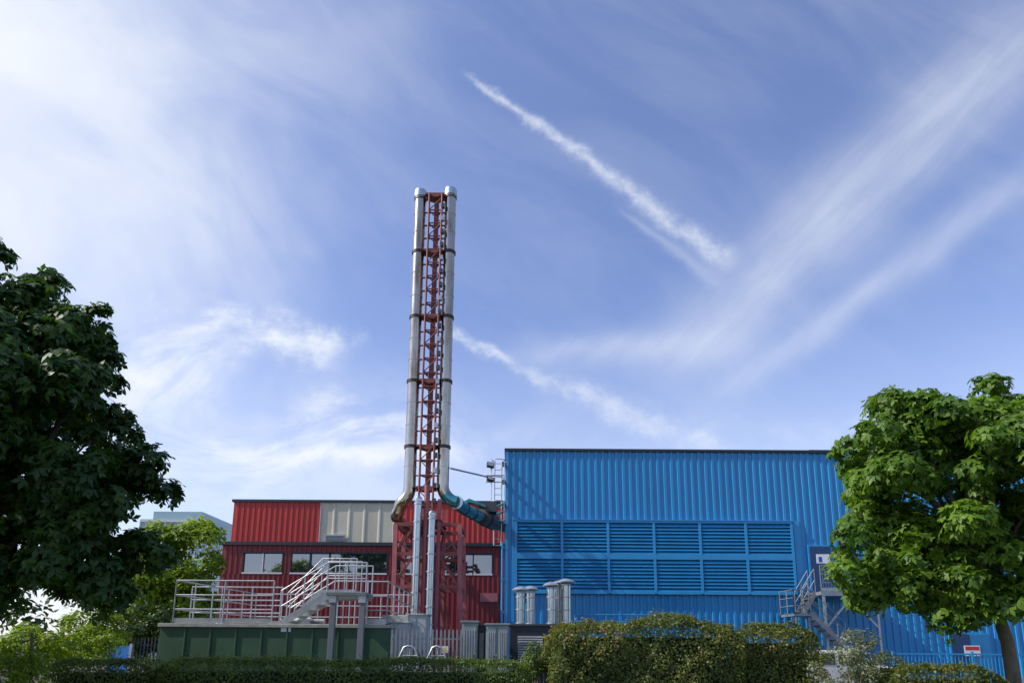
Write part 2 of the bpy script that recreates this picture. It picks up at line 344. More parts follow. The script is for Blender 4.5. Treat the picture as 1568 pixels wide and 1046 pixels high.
# plates / small platform under bends
z=Z(655,800,yf); w.box((iL-.1,yf-.1,z+.07),(iR+.1,ybk,z+.11),'redst')
w.tube([((iL+iR)/2-.03,yf-.12,0.1),((iL+iR)/2-.03,yf-.12,zc(752))],.10,'pinkst',12)
for x in (XLb,XRb,iL,iR):
    for y in (yf,ybk): w.box((x-.22,y-.22,0),(x+.22,y+.22,.25),'conc')
w.obj('base_frame',ch)
w=MB()
for px,tp in ((638,768),(660,790)):
    x=X(px,850,yf-.25); r=.14
    w.tube([(x,yf-.3,.3),(x,yf-.3,Z(px,tp,yf-.3))],r,'steelb',16)
    for y in range(tp+4,960,27): 
        z=Z(px,y,yf-.3); w.lathe((x,yf-.3,z),[(r,-.03),(r*1.18,-.025),(r*1.18,.025),(r,.03)],'galv',16)
    w.lathe((x,yf-.3,Z(px,tp,yf-.3)),[(r,-.02),(r*1.15,0),(r*1.15,.1),(r*.7,.2)],'steelb',16)
w.obj('lower_flue_pipes',ch)
# ---------------------------------------------------------------- wall ladder + floodlights
w=MB(); YL=31.3
lt=Z(762,706,YL); lb=Z(762,835,YL); la=X(757,760,YL); lc=X(768,760,YL)
for x in (la,lc): w.tube([(x,YL,lb),(x,YL,lt)],.03,'galv',8)
z=lb
while z<lt: w.tube([(la,YL,z),(lc,YL,z)],.015,'galv',6); z+=.3
for zz in (lt-.05,Z(762,735,YL),Z(762,770,YL),Z(762,800,YL)):
    w.tube([(la,YL,zz)]+[((la+lc)/2+.3*math.cos(a),YL-.3+.3*math.sin(a)*1.0,zz) for a in np.linspace(math.pi*.75,math.pi*2.25,10)]+[(lc,YL,zz)],.02,'galv',6)
    w.box((lc,YL-.03,zz-.03),(xL+.02,YB+.1,zz+.03),'galv')
for a in (-.3,.3): w.tube([((la+lc)/2+a,YL-.35,Z(762,800,YL)),((la+lc)/2+a,YL-.35,lt)],.015,'galv',6)
w.tube([W(744,728,YL-.3),W(772,728,YL-.3)],.03,'galv',8); w.tube([W(744,738,YL-.3),W(772,738,YL-.3)],.025,'galv',8)
for px,py in ((751,712),(751,733)):
    c=W(px,py,YL-.4); Mx=Matrix.Translation(c)@Matrix.Rotation(-.5,4,'X')@Matrix.Rotation(.3,4,'Z')
    w.box((-.17,-.07,-.13),(.17,.07,.13),'dgrey',Mx); w.box((-.14,-.08,-.10),(.14,-.071,.10),'galv',Mx); w.tube([c,c+Vector((.05,.3,-.3))],.02,'galv',6)
w.tube([W(690,717,YC-.1),W(746,730,YL-.3)],.04,'galv',8)
for py in (778,790,805): w.tube([W(752,py,YL-.2),W(774,py-8,YL-.2)],.05,'tealrefl',8)
w.obj('caged_access_ladder')
w=MB(); xd=xL-.14; w.tube([(xd,YB-.05,.1),(xd,YB-.05,Z(770,830,YB))],.05,'bluef',8)
for z in (1.5,3,4.5,6): w.box((xd-.07,YB-.1,z),(xd+.1,YB+.05,z+.05),'bluef')
w.obj('wall_drainpipe')
# ---------------------------------------------------------------- railings helper
def rail(w,pts,h,k='galv',sp=1.2,levels=(1.0,.66,.33),r=.022,kick=True):
    pts=[Vector(p) for p in pts]
    for p,q in zip(pts[:-1],pts[1:]):
        n=max(1,round((q-p).length/sp))
        for i in range(n+1):
            c=p.lerp(q,i/n); w.tube([c,c+Vector((0,0,h))],r,k,8); w.box(c-Vector((.05,.05,0)),c+Vector((.05,.05,.02)),k)
        for l in levels: w.tube([p+Vector((0,0,h*l)),q+Vector((0,0,h*l))],r,k,8)
        if kick: w.bar(p+Vector((0,0,.09)),q+Vector((0,0,.09)),.012,k,.14,ref=Vector((0,0,1)))
# ---------------------------------------------------------------- green tank with platform
YT=20.0
tk=empty('green_storage_tank_enclosure')
tx0=X(244,975,YT); tx1=X(596,975,YT); tz=Z(420,955,YT)
w=MB(); w.box((tx0,YT,0),(tx1,YT+6,tz-.10),'green'); 
for i in range(1,9):
    xx=tx0+(tx1-tx0)*i/9; w.box((xx-.025,YT-.03,0),(xx+.025,YT-.002,tz-.1),'green')
w.box((tx0-.06,YT-.06,tz-.10),(tx1+.06,YT+6.06,tz),'lip'); w.obj('tank_body',tk,.01)
w=MB(); H=Z(300,888,YT)-tz
a=Vector((X(262,950,YT),YT+.1,tz)); b1=Vector((X(414,950,YT),YT+.1,tz)); a2=a+Vector((0.3,5.6,0)); b2=Vector((tx1-.2,YT+5.7,tz)); b3=Vector((tx1-.1,YT+.1,tz)); b4=Vector((X(560,950,YT),YT+.1,tz))
rail(w,[b1,a,a2,b2,b3,b4],H)
rail(w,[Vector((X(290,950,YT+2.5),YT+2.5,tz)),Vector((X(430,950,YT+2.5),YT+2.5,tz))],H,sp=1.0)
w.obj('guard_rails',tk)
w=MB()
# crossover stair
lz=Z(520,912,YT+.6); s0=Vector((X(428,945,YT+.6),YT+.6,tz)); s1=Vector((X(500,912,YT+.6),YT+.6,lz)); s2=Vector((X(560,912,YT+.6),YT+.6,lz))
for dy in (0,.9):
    o=Vector((0,dy,0))
    w.bar(s0+o,s1+o,.2,'galv',.04); w.bar(s1+o,s2+o,.18,'galv',.05)
    for lev in (1.0,.52): w.tube([s0+o+Vector((0,0,lev)),s1+o+Vector((0,0,lev)),s2+o+Vector((0,0,lev))],.02,'galv',8)
    for t in (0,.5,1): c=s0.lerp(s1,t)+o; w.tube([c,c+Vector((0,0,1.0))],.02,'galv',8)
    for t in (.5,1): c=s1.lerp(s2,t)+o; w.tube([c,c+Vector((0,0,1.0))],.02,'galv',8)
for i in range(5):
    c=s0.lerp(s1,(i+.5)/5); w.box(c+Vector((-.13,0,0)),c+Vector((.13,.9,.03)),'galv')
w.box(s1+Vector((0,0,0)),s2+Vector((0,.9,.04)),'galv')
# upper stair flight behind
u0=Vector((X(440,925,YT+3),YT+3,tz)); u1=Vector((X(492,900,YT+3),YT+3,Z(492,905,YT+3))); u2=Vector((X(545,900,YT+3),YT+3,u1.z))
for dy in (0,.8):
    o=Vector((0,dy,0)); w.bar(u0+o,u1+o,.2,'galv',.04); w.bar(u1+o,u2+o,.12,'galv',.05)
    for lev in (1.1,.6): w.tube([u0+o+Vector((0,0,lev)),u1+o+Vector((0,0,lev)),u2+o+Vector((0,0,lev))],.02,'galv',8)
    for t in (0,.5,1): c=u0.lerp(u1,t)+o; w.tube([c,c+Vector((0,0,1.1))],.02,'galv',8)
    for t in (.5,1): c=u1.lerp(u2,t)+o; w.tube([c-Vector((0,0,c.z-tz)),c+Vector((0,0,1.1))],.02,'galv',8)
for i in range(8):
    c=u0.lerp(u1,(i+.5)/8); w.box(c+Vector((-.12,0,0)),c+Vector((.12,.8,.03)),'galv')
w.obj('access_stairs',tk)
w=MB()
pz=Z(530,912,YT-.5); pa=X(500,912,YT-.5); pb=X(562,912,YT-.5)
w.box((pa,YT-.6,pz),(pb,YT+.55,pz+.1),'mgrey')
for px in (508,553):
    x=X(px,960,YT-.5); w.box((x-.08,YT-.56,0),(x+.08,YT-.40,pz),'mgrey'); w.box((x-.1,YT-.58,pz-.2),(x+.1,YT-.38,pz-.001),'galv')
w.obj('portal_support',tk,.008)
w=MB()
for px,s in ((462,.35),(300,.2),(365,.22),(340,.12),(395,.15)):
    c=Vector((X(px,945,YT+1.8),YT+1.8,tz)); w.lathe(c,[(s*.8,0),(s*.8,s*.4),(s,s*.45),(s,s*.6),(s*.5,s*.8),(s*.2,s*.85)],'white' if px==462 else 'pinkst' if px>330 else 'galv',16)
    w.tube([c+Vector((-s*2,.1,s*.4)),c+Vector((s*2,.1,s*.4))],s*.22,'galv',10)
w.box((X(431,958,YT),YT-.02,Z(440,967,YT)),(X(446,958,YT),YT-.005,Z(440,957,YT)),'white')
w.obj('pumps_and_hatches',tk)
# ---------------------------------------------------------------- cabinets
def cab(name,x0,x1,ptop,Y,k,dep=.9,louv=True,roofk=None):
    w=MB(); xa=X(x0,975,Y); xb=X(x1,975,Y); zt=Z((x0+x1)/2,ptop,Y)
    w.box((xa,Y,.1),(xb,Y+dep,zt-.05),k); w.box((xa-.04,Y-.05,zt-.05),(xb+.04,Y+dep+.04,zt),roofk or k); w.box((xa+.03,Y+.03,0),(xb-.03,Y+dep-.03,.1),'conc')
    n=2 if xb-xa>.6 else 1; dw=(xb-xa)/n
    for i in range(n):
        a=xa+i*dw+.03; c=xa+(i+1)*dw-.03; w.box((a,Y-.025,.2),(c,Y-.001,zt-.12),k)
        w.box((c-.07,Y-.045,zt*.5),(c-.04,Y-.026,zt*.5+.16),'dgrey')
        if louv:
            nn=max(4,int((c-a)/.07))
            for j in range(nn): xx=a+.05+(c-a-.1)*j/(nn-1) if nn>1 else a; w.box((xx-.012,Y-.04,.8),(xx+.012,Y-.0252,zt-.25),'galv')
    return w.obj(name,None,.006)
cab('electrical_cabinet',597,624,951,20.6,'grey',louv=False)
cab('electrical_cabinet',622,653,939,21.3,'grey',louv=False)
cab('ventilated_cabinet',707,731,950,20.4,'ggrey')
cab('ventilated_cabinet',731,744,956,20.9,'dgrey')
cab('ventilated_cabinet',744,779,954,20.4,'ggrey')
# small duct hood by the green tank
w=MB(); p=W(588,947,21.5); q2=W(628,940,21.5)
w.box((p.x,21.2,p.z-.12),(q2.x,22.4,p.z+.1),'lip'); w.box((p.x+.1,21.4,0),(p.x+.5,22.2,p.z-.12),'grey'); w.obj('duct_hood',None,.02)
# dark generator container + vents
w=MB(); Yg=21.5; ga=X(781,975,Yg); gb=X(888,975,Yg); gz=Z(812,955,Yg)
w.box((ga,Yg,.15),(gb,Yg+2.4,gz-.06),'fascia'); w.box((ga-.04,Yg-.04,gz-.06),(gb+.04,Yg+2.44,gz),'dgrey'); w.box((ga+.1,Yg+.1,0),(gb-.1,Yg+2.3,.15),'conc')
la_=X(792,985,Yg); lb_=X(832,985,Yg); z0=.8; z1=Z(812,973,Yg)
w.box((la_,Yg-.03,z0),(lb_,Yg-.001,z1),'dgrey')
for j in range(14):
    z=z0+(z1-z0)*(j+.5)/14; w.bar((la_+.02,Yg-.05,z),(lb_-.02,Yg-.05,z),.045,'grey',.01)
w.obj('generator_container',None,.01)
def vent(px,ptop,Y,r):
    w=MB(); x=X(px,925,Y); y=Y+r+.15; zt=Z(px,ptop+10,Y+r); zb=gz
    w.tube([(x,y,zb-.01),(x,y,zt)],r*.93,'steelb',24)
    for zz in (zb+.03,zb+.45,zb+.85,zt): w.lathe((x,y,zz),[(r*.93,-.02),(r*1.05,-.015),(r*1.05,.015),(r*.93,.02)],'galv',24)
    for j in range(4):
        a=j*math.pi/2+.5; w.tube([(x+r*math.cos(a),y+r*math.sin(a),zt-.05),(x+r*1.2*math.cos(a),y+r*1.2*math.sin(a),zt+.12)],.012,'galv',5)
    w.lathe((x,y,zt+.1),[(r*1.75,-.03),(r*1.8,0),(r*1.2,.06),(r*.5,.10),(.02,.11)],'galv',24)
    return w.obj('mushroom_roof_vent')
vent(797,897,Yg,.15); vent(813,896,Yg+.45,.15); vent(845,890,Yg,.15); vent(868,885,Yg+.1,.17); vent(856,888,Yg+.7,.15)
# ---------------------------------------------------------------- fences
def palisade(name,x0,x1,Y,h,k,sp=.11,hw=.024):
    w=MB(); n=int((x1-x0)/sp)
    for i in range(n+1):
        x=x0+(x1-x0)*i/n
        w.add([(x-hw,Y,.1),(x+hw,Y,.1),(x+hw,Y,h-.05),(x,Y,h),(x-hw,Y,h-.05),(x-hw*.6,Y+.02,.1),(x+hw*.6,Y+.02,.1),(x+hw*.6,Y+.02,h-.05),(x,Y+.02,h-.02),(x-hw*.6,Y+.02,h-.05)],[(0,1,2,3,4),(9,8,7,6,5),(0,5,6,1),(1,6,7,2),(2,7,8,3),(3,8,9,4),(4,9,5,0)],k)
    for z in (.4,h-.3): w.box((x0,Y+.022,z),(x1,Y+.06,z+.05),k)
    m=max(1,int((x1-x0)/2.6))
    for i in range(m+1): xx=x0+(x1-x0)*i/m; w.box((xx-.04,Y+.062,0),(xx+.04,Y+.14,h-.15),k)
    return w.obj(name)
palisade('palisade_fence',X(600,980,19.2),X(706,980,19.2),19.2,Z(650,962,19.2),'dgalv')
palisade('palisade_fence',X(175,980,24),X(243,980,24),24,Z(210,975,24),'dgrey')
palisade('palisade_fence',X(826,980,20.2),X(900,980,20.2),20.2,Z(850,985,20.2),'dgrey')
w=MB(); Yb=27; x0=X(1368,1005,Yb); x1=30; zt=Z(1450,1001,Yb); 
for z in (.15,zt): w.box((x0,Yb-.02,z-.03),(x1,Yb+.02,z+.03),'bluef')
n=int((x1-x0)/.14)
for i in range(n): xx=x0+i*.14; w.box((xx-.012,Yb-.012,.18),(xx+.012,Yb+.012,zt-.03),'bluef')
for i in range(6): xx=x0+(x1-x0)*i/5; w.box((xx-.04,Yb-.04,0),(xx+.04,Yb+.04,zt+.1),'bluef')
w.obj('blue_bar_fence')
w=MB(); Yk=30.3; rail(w,[Vector((X(880,950,Yk),Yk,0)),Vector((X(1025,950,Yk),Yk,0))],Z(950,941,Yk),'bluef',1.5,(1.0,.9,.5),kick=False); w.obj('blue_handrail')
# tubular step rails
w=MB(); Yr=18.6
for a,b_ in ((606,640),(650,682)):
    zt=Z(640,989,Yr); xa=X(a,990,Yr); xb=X(b_,990,Yr)
    w.tube([(xa,Yr,0),(xa+.05,Yr,zt-.4),(xa+.22,Yr,zt-.03),(xa+.3,Yr,zt),(xb-.2,Yr,zt),(xb-.1,Yr,zt-.05),(xb,Yr,zt-.25),(xb,Yr,0)],.03,'galv',8)
    w.tube([(xa+.1,Yr,zt-.25),(xb,Yr,zt-.25)],.025,'galv',8)
    for t in (.35,.65): xx=xa+(xb-xa)*t; w.tube([(xx,Yr,0),(xx,Yr,zt)],.02,'galv',8)
w.obj('tubular_guard_barrier')
w=MB(); p=W(681,994,19.1); w.box((p.x-.09,19.16,p.z-.09),(p.x+.09,19.175,p.z+.09),'white'); w.add([(p.x-.07,19.156,p.z-.06),(p.x+.07,19.156,p.z-.06),(p.x,19.156,p.z+.07)],[(0,1,2)],'yel'); w.obj('hazard_sign')
# ---------------------------------------------------------------- external stair on blue building
st=empty('external_steel_staircase')
w=MB(); Ys=30.4; lz=Z(1280,905,Ys); a0=X(1258,905,Ys); a1=X(1345,905,Ys)
w.box((a0,Ys,lz-.15),(a1,YB-.16,lz),'galv'); w.box((a0,Ys-.03,lz-.2),(a1,Ys-.001,lz+.02),'grey')
for x in (a0+.1,a1-.1): w.box((x-.05,Ys+.02,0),(x+.05,Ys+.12,lz-.15),'galv')
w.bar((a0+.1,Ys+.07,lz-1.6),(a0+1.4,Ys+.07,lz-.15),.08,'galv'); w.bar((a1-.1,Ys+.07,lz-1.6),(a1-1.4,Ys+.07,lz-.15),.08,'galv')
w.obj('landing',st)
w=MB()
p0=Vector((a0,Ys,lz)); p1=Vector((a1,Ys,lz)); p2_=Vector((a1,YB-.2,lz)); rail(w,[p0,p1,p2_],1.15,'galv',1.0)
n=int((a1-a0)/.12)
for i in range(n): xx=a0+.1+i*.12; w.tube([(xx,Ys,lz+.1),(xx,Ys,lz+1.13)],.009,'galv',5,False)
w.obj('landing_rail',st)
w=MB()
m0=Vector((X(1238,945,Ys),Ys,lz-1.0)); 
def flight(A,B,wd,n):
    for dy in (0,wd):
        o=Vector((0,dy,0)); w.bar(A+o,B+o,.2,'dgalv',.03)
        for l in (1.05,.55): w.tube([A+o+Vector((0,0,l)),B+o+Vector((0,0,l))],.018,'dgalv',6)
        for t in (0,.5,1): c=A.lerp(B,t)+o; w.tube([c,c+Vector((0,0,1.05))],.018,'dgalv',6)
    for i in range(n): c=A.lerp(B,(i+.5)/n); w.box(c+Vector((-.13,.02,0)),c+Vector((.13,wd-.02,.03)),'mgrey')
flight(Vector((a0,Ys+.6,lz)),m0+Vector((0,.6,0)),.7,5)
w.box(m0+Vector((-.7,-.3,-.1)),m0+Vector((0,1.3,0)),'dgalv'); rail(w,[m0+Vector((0,-.3,0)),m0+Vector((-.7,-.3,0)),m0+Vector((-.7,1.3,0))],1.05,'dgalv',.9,kick=False)
flight(m0+Vector((0,-.3,0)),Vector((a0+2.2,Ys-.3,.1)),.7,14)
for dx in (-.65,-.1): w.box(m0+Vector((dx,-.2,-m0.z)),m0+Vector((dx+.08,-.12,-.1)),'dgalv')
w.obj('flights',st)
# ---------------------------------------------------------------- vehicles
def vehicle(name,Xc,Y,length,prof,cab_,wh,paint,width=1.8,flip=1):
    e=empty(name)
    w=MB(); n=len(prof)
    def side(s,inset=0): return [(Xc+flip*x*length,Y+s,z) for x,z in prof]
    A=side(0);B=side(width); w.add(A+B,[tuple(range(n)),tuple(range(n,2*n))[::-1]]+[(i,i+n,(i+1)%n+n,(i+1)%n) for i in range(n)],paint)
    o=w.obj('body',e,.07)
    w=MB()
    for poly in cab_:
        P=[(Xc+flip*x*length,Y-.012,z) for x,z in poly]; w.add(P,[tuple(range(len(P)))],'glass')
        P=[(Xc+flip*x*length,Y+width+.012,z) for x,z in poly]; w.add(P,[tuple(range(len(P)))],'glass')
    w.obj('windows',e)
    w=MB()
    for x in wh:
        for yy in (Y-.02,Y+width-.2):
            c=Vector((Xc+flip*x*length,yy,.33)); w.tube([c,c+Vector((0,.22,0))],.33,'rub',24); w.tube([c-Vector((0,.01,0)),c+Vector((0,.23,0))],.2,'galv',16)
    w.obj('wheels',e)
    return e
carp=[(-.5,.4),(-.5,.75),(-.45,.88),(-.26,.98),(-.12,1.38),(-.05,1.45),(.2,1.45),(.3,1.38),(.42,1.02),(.49,.95),(.5,.4),(.4,.25),(-.4,.25)]
carw_=[[(-.22,.98),(-.11,1.33),(.03,1.36),(.03,.98)],[(.06,.98),(.06,1.36),(.2,1.36),(.32,1.0)]]
vehicle('parked_car',X(-5,990,42),42,4.3,carp,carw_,(-.32,.3),'cars')
vehicle('parked_car',X(1292,1030,23.5),23.5,4.4,carp,carw_,(-.32,.3),'carw',1.8,-1)
# ---------------------------------------------------------------- foliage
PAL_V=[(0,0,0)];PAL_F=[]
for i,(an,L) in enumerate(((-80,.7),(-30,1.0),(30,1.0),(80,.7))):
    a=math.radians(an); d=np.array((math.sin(a),math.cos(a))); n=np.array((d[1],-d[0])); k=len(PAL_V)
    for t,s in ((.55,.24),(1,0),(.55,-.24)):
        p=d*L*t+n*L*s; PAL_V.append((p[0],p[1],-.38*(L*t)**2+(-.03 if s else 0)))
    PAL_F.append((0,k+0,k+1,k+2))
PAL_V=np.array(PAL_V)
SMP_V=np.array([(0,0,0),(.35,.5,.06),(0,1,-.1),(-.35,.5,.06)]); SMP_F=[(0,1,2,3)]
def leaves(name,pos,nrm,size,V,Fc,matl,tint,parent=None):
    N=len(pos); nrm=nrm/np.linalg.norm(nrm,axis=1,keepdims=True)
    r=rng.normal(size=(N,3)); r[:,2]-=.5; u=r-nrm*(r*nrm).sum(1,keepdims=True); u/=np.linalg.norm(u,axis=1,keepdims=True); v=np.cross(u,nrm)
    P=pos[:,None,:]+size[:,None,None]*(V[None,:,0:1]*v[:,None,:]+V[None,:,1:2]*u[:,None,:]+V[None,:,2:3]*nrm[:,None,:])
    P=P.reshape(-1,3); K=len(V); Fa=np.array(Fc); F_=(np.arange(N)[:,None,None]*K+Fa[None]).reshape(-1,4)
    me=bpy.data.meshes.new(name); me.vertices.add(len(P)); me.vertices.foreach_set('co',P.ravel().astype(np.float32))
    me.loops.add(F_.size); me.loops.foreach_set('vertex_index',F_.ravel().astype(np.int32))
    me.polygons.add(len(F_)); me.polygons.foreach_set('loop_start',np.arange(0,F_.size,4,dtype=np.int32)); me.polygons.foreach_set('loop_total',np.full(len(F_),4,dtype=np.int32))
    at=me.attributes.new('tint','FLOAT','POINT'); at.data.foreach_set('value',np.repeat(np.clip(tint,0,1),K).astype(np.float32))
    me.materials.append(matl); me.update(calc_edges=True); me.validate()
    o=bpy.data.objects.new(name,me); return link(o,parent)
def unit(n):
    d=rng.normal(size=(n,3)); return d/np.linalg.norm(d,axis=1,keepdims=True)
def crown(name,ells,nclump,cr,nleaf,ls,matl,V,Fc,parent,inner=.25,flat=.75):
    vols=np.array([e[1][0]*e[1][2] for e in ells]); cnt=(nclump*vols/vols.sum()).astype(int)+1
    allp=[];alln=[];allt=[];cl=[]
    for (c,rr),k in zip(ells,cnt):
        c=np.array(c);rr=np.array(rr)
        d=unit(k); s=np.where(rng.random(k)<inner,rng.uniform(.3,.75,k),rng.uniform(.82,1.0,k))
        cc=c+d*rr*s[:,None]
        for j in range(k):
            r=min(cr,rr[0]*.6)*rng.uniform(.6,1.35); out=d[j]*np.array((1,1,.8)); n=int(nleaf*(r/cr)**2)+3
            dd=unit(n)+out*.55+np.array((0,0,.35)); dd/=np.linalg.norm(dd,axis=1,keepdims=True)
            p=cc[j]+dd*r*np.array((1,1,flat))*rng.uniform(.55,1.08,n)[:,None]
            p[:,2]-=.12*r*rng.random(n)
            allp.append(p); alln.append(dd*.8+np.array((0,0,.45))+rng.normal(size=(n,3))*.38)
            allt.append(np.clip(rng.normal(.45+rng.normal()*.15,.2,n),0,1)); cl.append(cc[j])
    P=np.concatenate(allp); leaves(name,P,np.concatenate(alln),ls*rng.uniform(.7,1.25,len(P)),V,Fc,matl,np.concatenate(allt),parent)
    return cl
def trunk(w,base,pts,rs): w.tube([base]+pts,rs,'bark',12)
def limbs(w,start,cl,num,r0):
    idx=rng.choice(len(cl),size=min(num,len(cl)),replace=False)
    for i in idx:
        e=Vector(cl[i]); s=Vector(start)+Vector((0,0,rng.uniform(-.3,1.5))); m=s.lerp(e,.5)+Vector((rng.normal()*.15,rng.normal()*.15,.25))
        w.tube([s,s.lerp(m,.5)+Vector((0,0,.06)),m,m.lerp(e,.5),e],[r0,r0*.75,r0*.55,r0*.35,r0*.12],'bark',6)
ML=leafmat('dark_chestnut_leaves',(.02,.055,.010),(.055,.115,.018),.3)
MR=leafmat('bright_maple_leaves',(.055,.12,.012),(.16,.27,.025),.35)
MY=leafmat('yellow_green_leaves',(.10,.17,.012),(.27,.36,.025),.42)
MH=leafmat('privet_hedge_leaves',(.05,.08,.015),(.17,.19,.04),.3,(.28,.17,.07))
MH2=leafmat('box_hedge_leaves',(.04,.075,.014),(.13,.19,.03),.3)
MS=leafmat('silvery_shrub_leaves',(.10,.12,.07),(.28,.30,.2),.3)
MD=leafmat('distant_tree_leaves',(.03,.06,.014),(.07,.12,.024),.25)
def ell(px,py,rx,rz,Y,ry=None,dY=0):
    c=W(px,py,Y); s=Y/F; return ((c.x,Y+dY,c.z),(rx*s,(ry or rx)*s,rz*s))
# left tree
t=empty('horse_chestnut_tree'); Y=13.5
E=[ell(-60,650,225,255,Y),ell(70,690,130,205,Y,150,-.5),ell(35,500,72,95,Y,110,.2),ell(130,540,38,70,Y,60),ell(152,475,18,24,Y,30),ell(165,750,78,100,Y,110),ell(155,850,62,62,Y,80),ell(60,860,120,80,Y,130,-.3),ell(-60,440,110,85,Y)]
cl=crown('crown',E,300,.47,80,.19,ML,PAL_V,PAL_F,t)
w=MB(); bx=X(-40,980,Y); trunk(w,(bx,Y,-.05),[(bx+.05,Y,1),(bx,Y,2.2),(bx+.1,Y+.1,4.2),(bx,Y,6.5)],[.38,.3,.26,.18,.06]); limbs(w,(bx,Y,2.6),cl,34,.11); w.obj('trunk',t)
# right tree
t=empty('maple_tree'); Y=16.0
E=[ell(1470,775,160,172,Y),ell(1350,730,58,80,Y,90),ell(1500,650,95,70,Y,100),ell(1385,660,60,58,Y,80),ell(1350,850,66,65,Y,80),ell(1410,910,90,38,Y,100),ell(1480,905,100,50,Y,110),ell(1590,760,90,150,Y)]
cl=crown('crown',E,260,.46,84,.18,MR,PAL_V,PAL_F,t,inner=.3)
w=MB(); bx=X(1552,1040,Y); trunk(w,(bx,Y,-.05),[(bx,Y,.8),(X(1543,985,Y),Y,1.7),(X(1530,950,Y),Y,2.3),(X(1500,860,Y),Y,3.6),(X(1480,760,Y),Y,5.2)],[.2,.15,.14,.13,.09,.04]); limbs(w,(X(1520,920,Y),Y,2.7),cl,30,.07); w.obj('trunk',t)
# yellow-green tree behind
t=empty('false_acacia_tree'); Y=27.0
E=[ell(262,880,62,62,Y),ell(300,850,45,48,Y),ell(225,920,50,50,Y),ell(285,925,50,40,Y),ell(255,835,30,40,Y)]
cl=crown('crown',E,110,.55,120,.19,MY,SMP_V,SMP_F,t)
w=MB(); bx=X(268,1000,Y); trunk(w,(bx,Y,0),[(bx,Y,1.5),(bx+.2,Y,4)],[.15,.12,.05]); limbs(w,(bx,Y,1.8),cl,12,.05); w.obj('trunk',t)
# shrubs bottom-left
def shrub(name,ells,n,cr,nl,ls,m,V=SMP_V,Fc=SMP_F):
    t=empty(name); cl=crown('leaves',ells,n,cr,nl,ls,m,V,Fc,t,inner=.35)
    w=MB(); c=np.mean([e[0] for e in ells],axis=0)
    for i in range(6): e_=Vector(cl[int(rng.integers(len(cl)))]); w.tube([(c[0]+rng.normal()*.08,c[1],0),Vector((c[0],c[1],0)).lerp(e_,.5)+Vector((0,0,.15)),e_],[.03,.022,.008],'bark',5)
    w.obj('stems',t)
shrub('golden_shrub',[ell(95,990,75,26,17),ell(40,992,45,25,17),ell(150,960,38,30,18)],70,.28,140,.075,MY)
shrub('golden_shrub',[ell(5,1030,40,28,14)],25,.25,120,.065,MY)
shrub('laurel_shrub',[ell(215,965,45,35,25)],40,.4,120,.13,MD)
shrub('laurel_shrub',[ell(826,1012,26,22,17.5)],25,.2,130,.055,MH2)
shrub('olive_shrub',[ell(1300,985,38,28,15.5),ell(1330,1015,45,30,15.5),ell(1290,1030,40,22,15.5)],42,.2,55,.065,MS)
# hedges
def hedge(name,x0,x1,y0,y1,h,m,dens=900,ls=.05,rough=.06,wav=0.0):
    t=empty(name); n=int(dens*((x1-x0)*(y1-y0)+(x1-x0)*h*1.3+(y1-y0)*h*2))
    a1=(x1-x0)*(y1-y0); a2=(x1-x0)*h; a3=(y1-y0)*h; pr=np.array([a1*1.2,a2*1.2,a2*.3,a3,a3]); pr/=pr.sum(); f=rng.choice(5,n,p=pr)
    U=rng.random((n,3)); P=np.empty((n,3)); Nn=np.zeros((n,3))
    P[:,0]=x0+U[:,0]*(x1-x0);P[:,1]=y0+U[:,1]*(y1-y0);P[:,2]=.05+U[:,2]*(h-.05)
    for i,(ax,val,s) in enumerate(((2,h,1),(1,y0,-1),(1,y1,1),(0,x0,-1),(0,x1,1))):
        k=f==i; P[k,ax]=val; Nn[k,ax]=s
    ph=rng.uniform(0,6,8)
    bmp=(np.sin(P[:,0]*2.1+ph[0])*np.sin(P[:,2]*3+P[:,1]*2.5+ph[1])+.7*np.sin(P[:,0]*5.3+ph[2]+P[:,2]*2)*np.sin(P[:,1]*4+P[:,2]*5.5+ph[3])+.5*np.sin(P[:,0]*11+ph[4])*np.sin(P[:,2]*12+P[:,1]*9+ph[5]))
    off=bmp*rough*.8-np.abs(rng.normal(size=n))*.05+(rng.random(n)<.05)*rng.random(n)*.14
    P+=Nn*off[:,None]
    dz=np.clip((P[:,2]-(h-.35))/.35,0,1); cy=(y0+y1)/2; P[:,1]+= (cy-P[:,1])*dz**2*.22
    ex=np.minimum(P[:,0]-x0,x1-P[:,0]); er_=np.clip(1-ex/.45,0,1)**2; P[:,2]-=er_*.22*np.clip(P[:,2]/h,0,1)
    P[:,2]+=wav*np.sin(P[:,0]*1.3+ph[6])*np.clip(P[:,2]/h,0,1)+wav*.6*np.sin(P[:,0]*3.1+ph[7])*np.clip(P[:,2]/h,0,1)
    Nn=Nn+rng.normal(size=(n,3))*.55+np.array((0,0,.25))
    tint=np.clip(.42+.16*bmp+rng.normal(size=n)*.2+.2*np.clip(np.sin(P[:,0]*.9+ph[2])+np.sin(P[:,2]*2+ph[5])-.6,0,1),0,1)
    leaves('leaves',P,Nn,ls*rng.uniform(.6,1.3,n),SMP_V,SMP_F,m,tint,t)
    w=MB(); s=.17+wav; w.box((x0+s+.1,y0+s,0),(x1-s-.1,y1-s,h-s-.1),'dark'); w.obj('inner_core',t)  # solid near-black box filling the hedge behind its leaves
def HX(px,Y): return X(px,1020,Y)
hedge('clipped_hedge',HX(232,15.5),HX(812,15.5),15.5,16.9,Z(500,1010,15.5),MH2,1100,.058,.05,.02)
hedge('clipped_hedge',HX(60,15.2),HX(225,15.2),15.2,16.4,Z(150,1010,15.5),MH2,1100,.058,.05,.02)
hedge('privet_hedge',HX(846,16),HX(1140,16),16,17.6,Z(1000,952,16),MH,1000,.065,.15,.07)
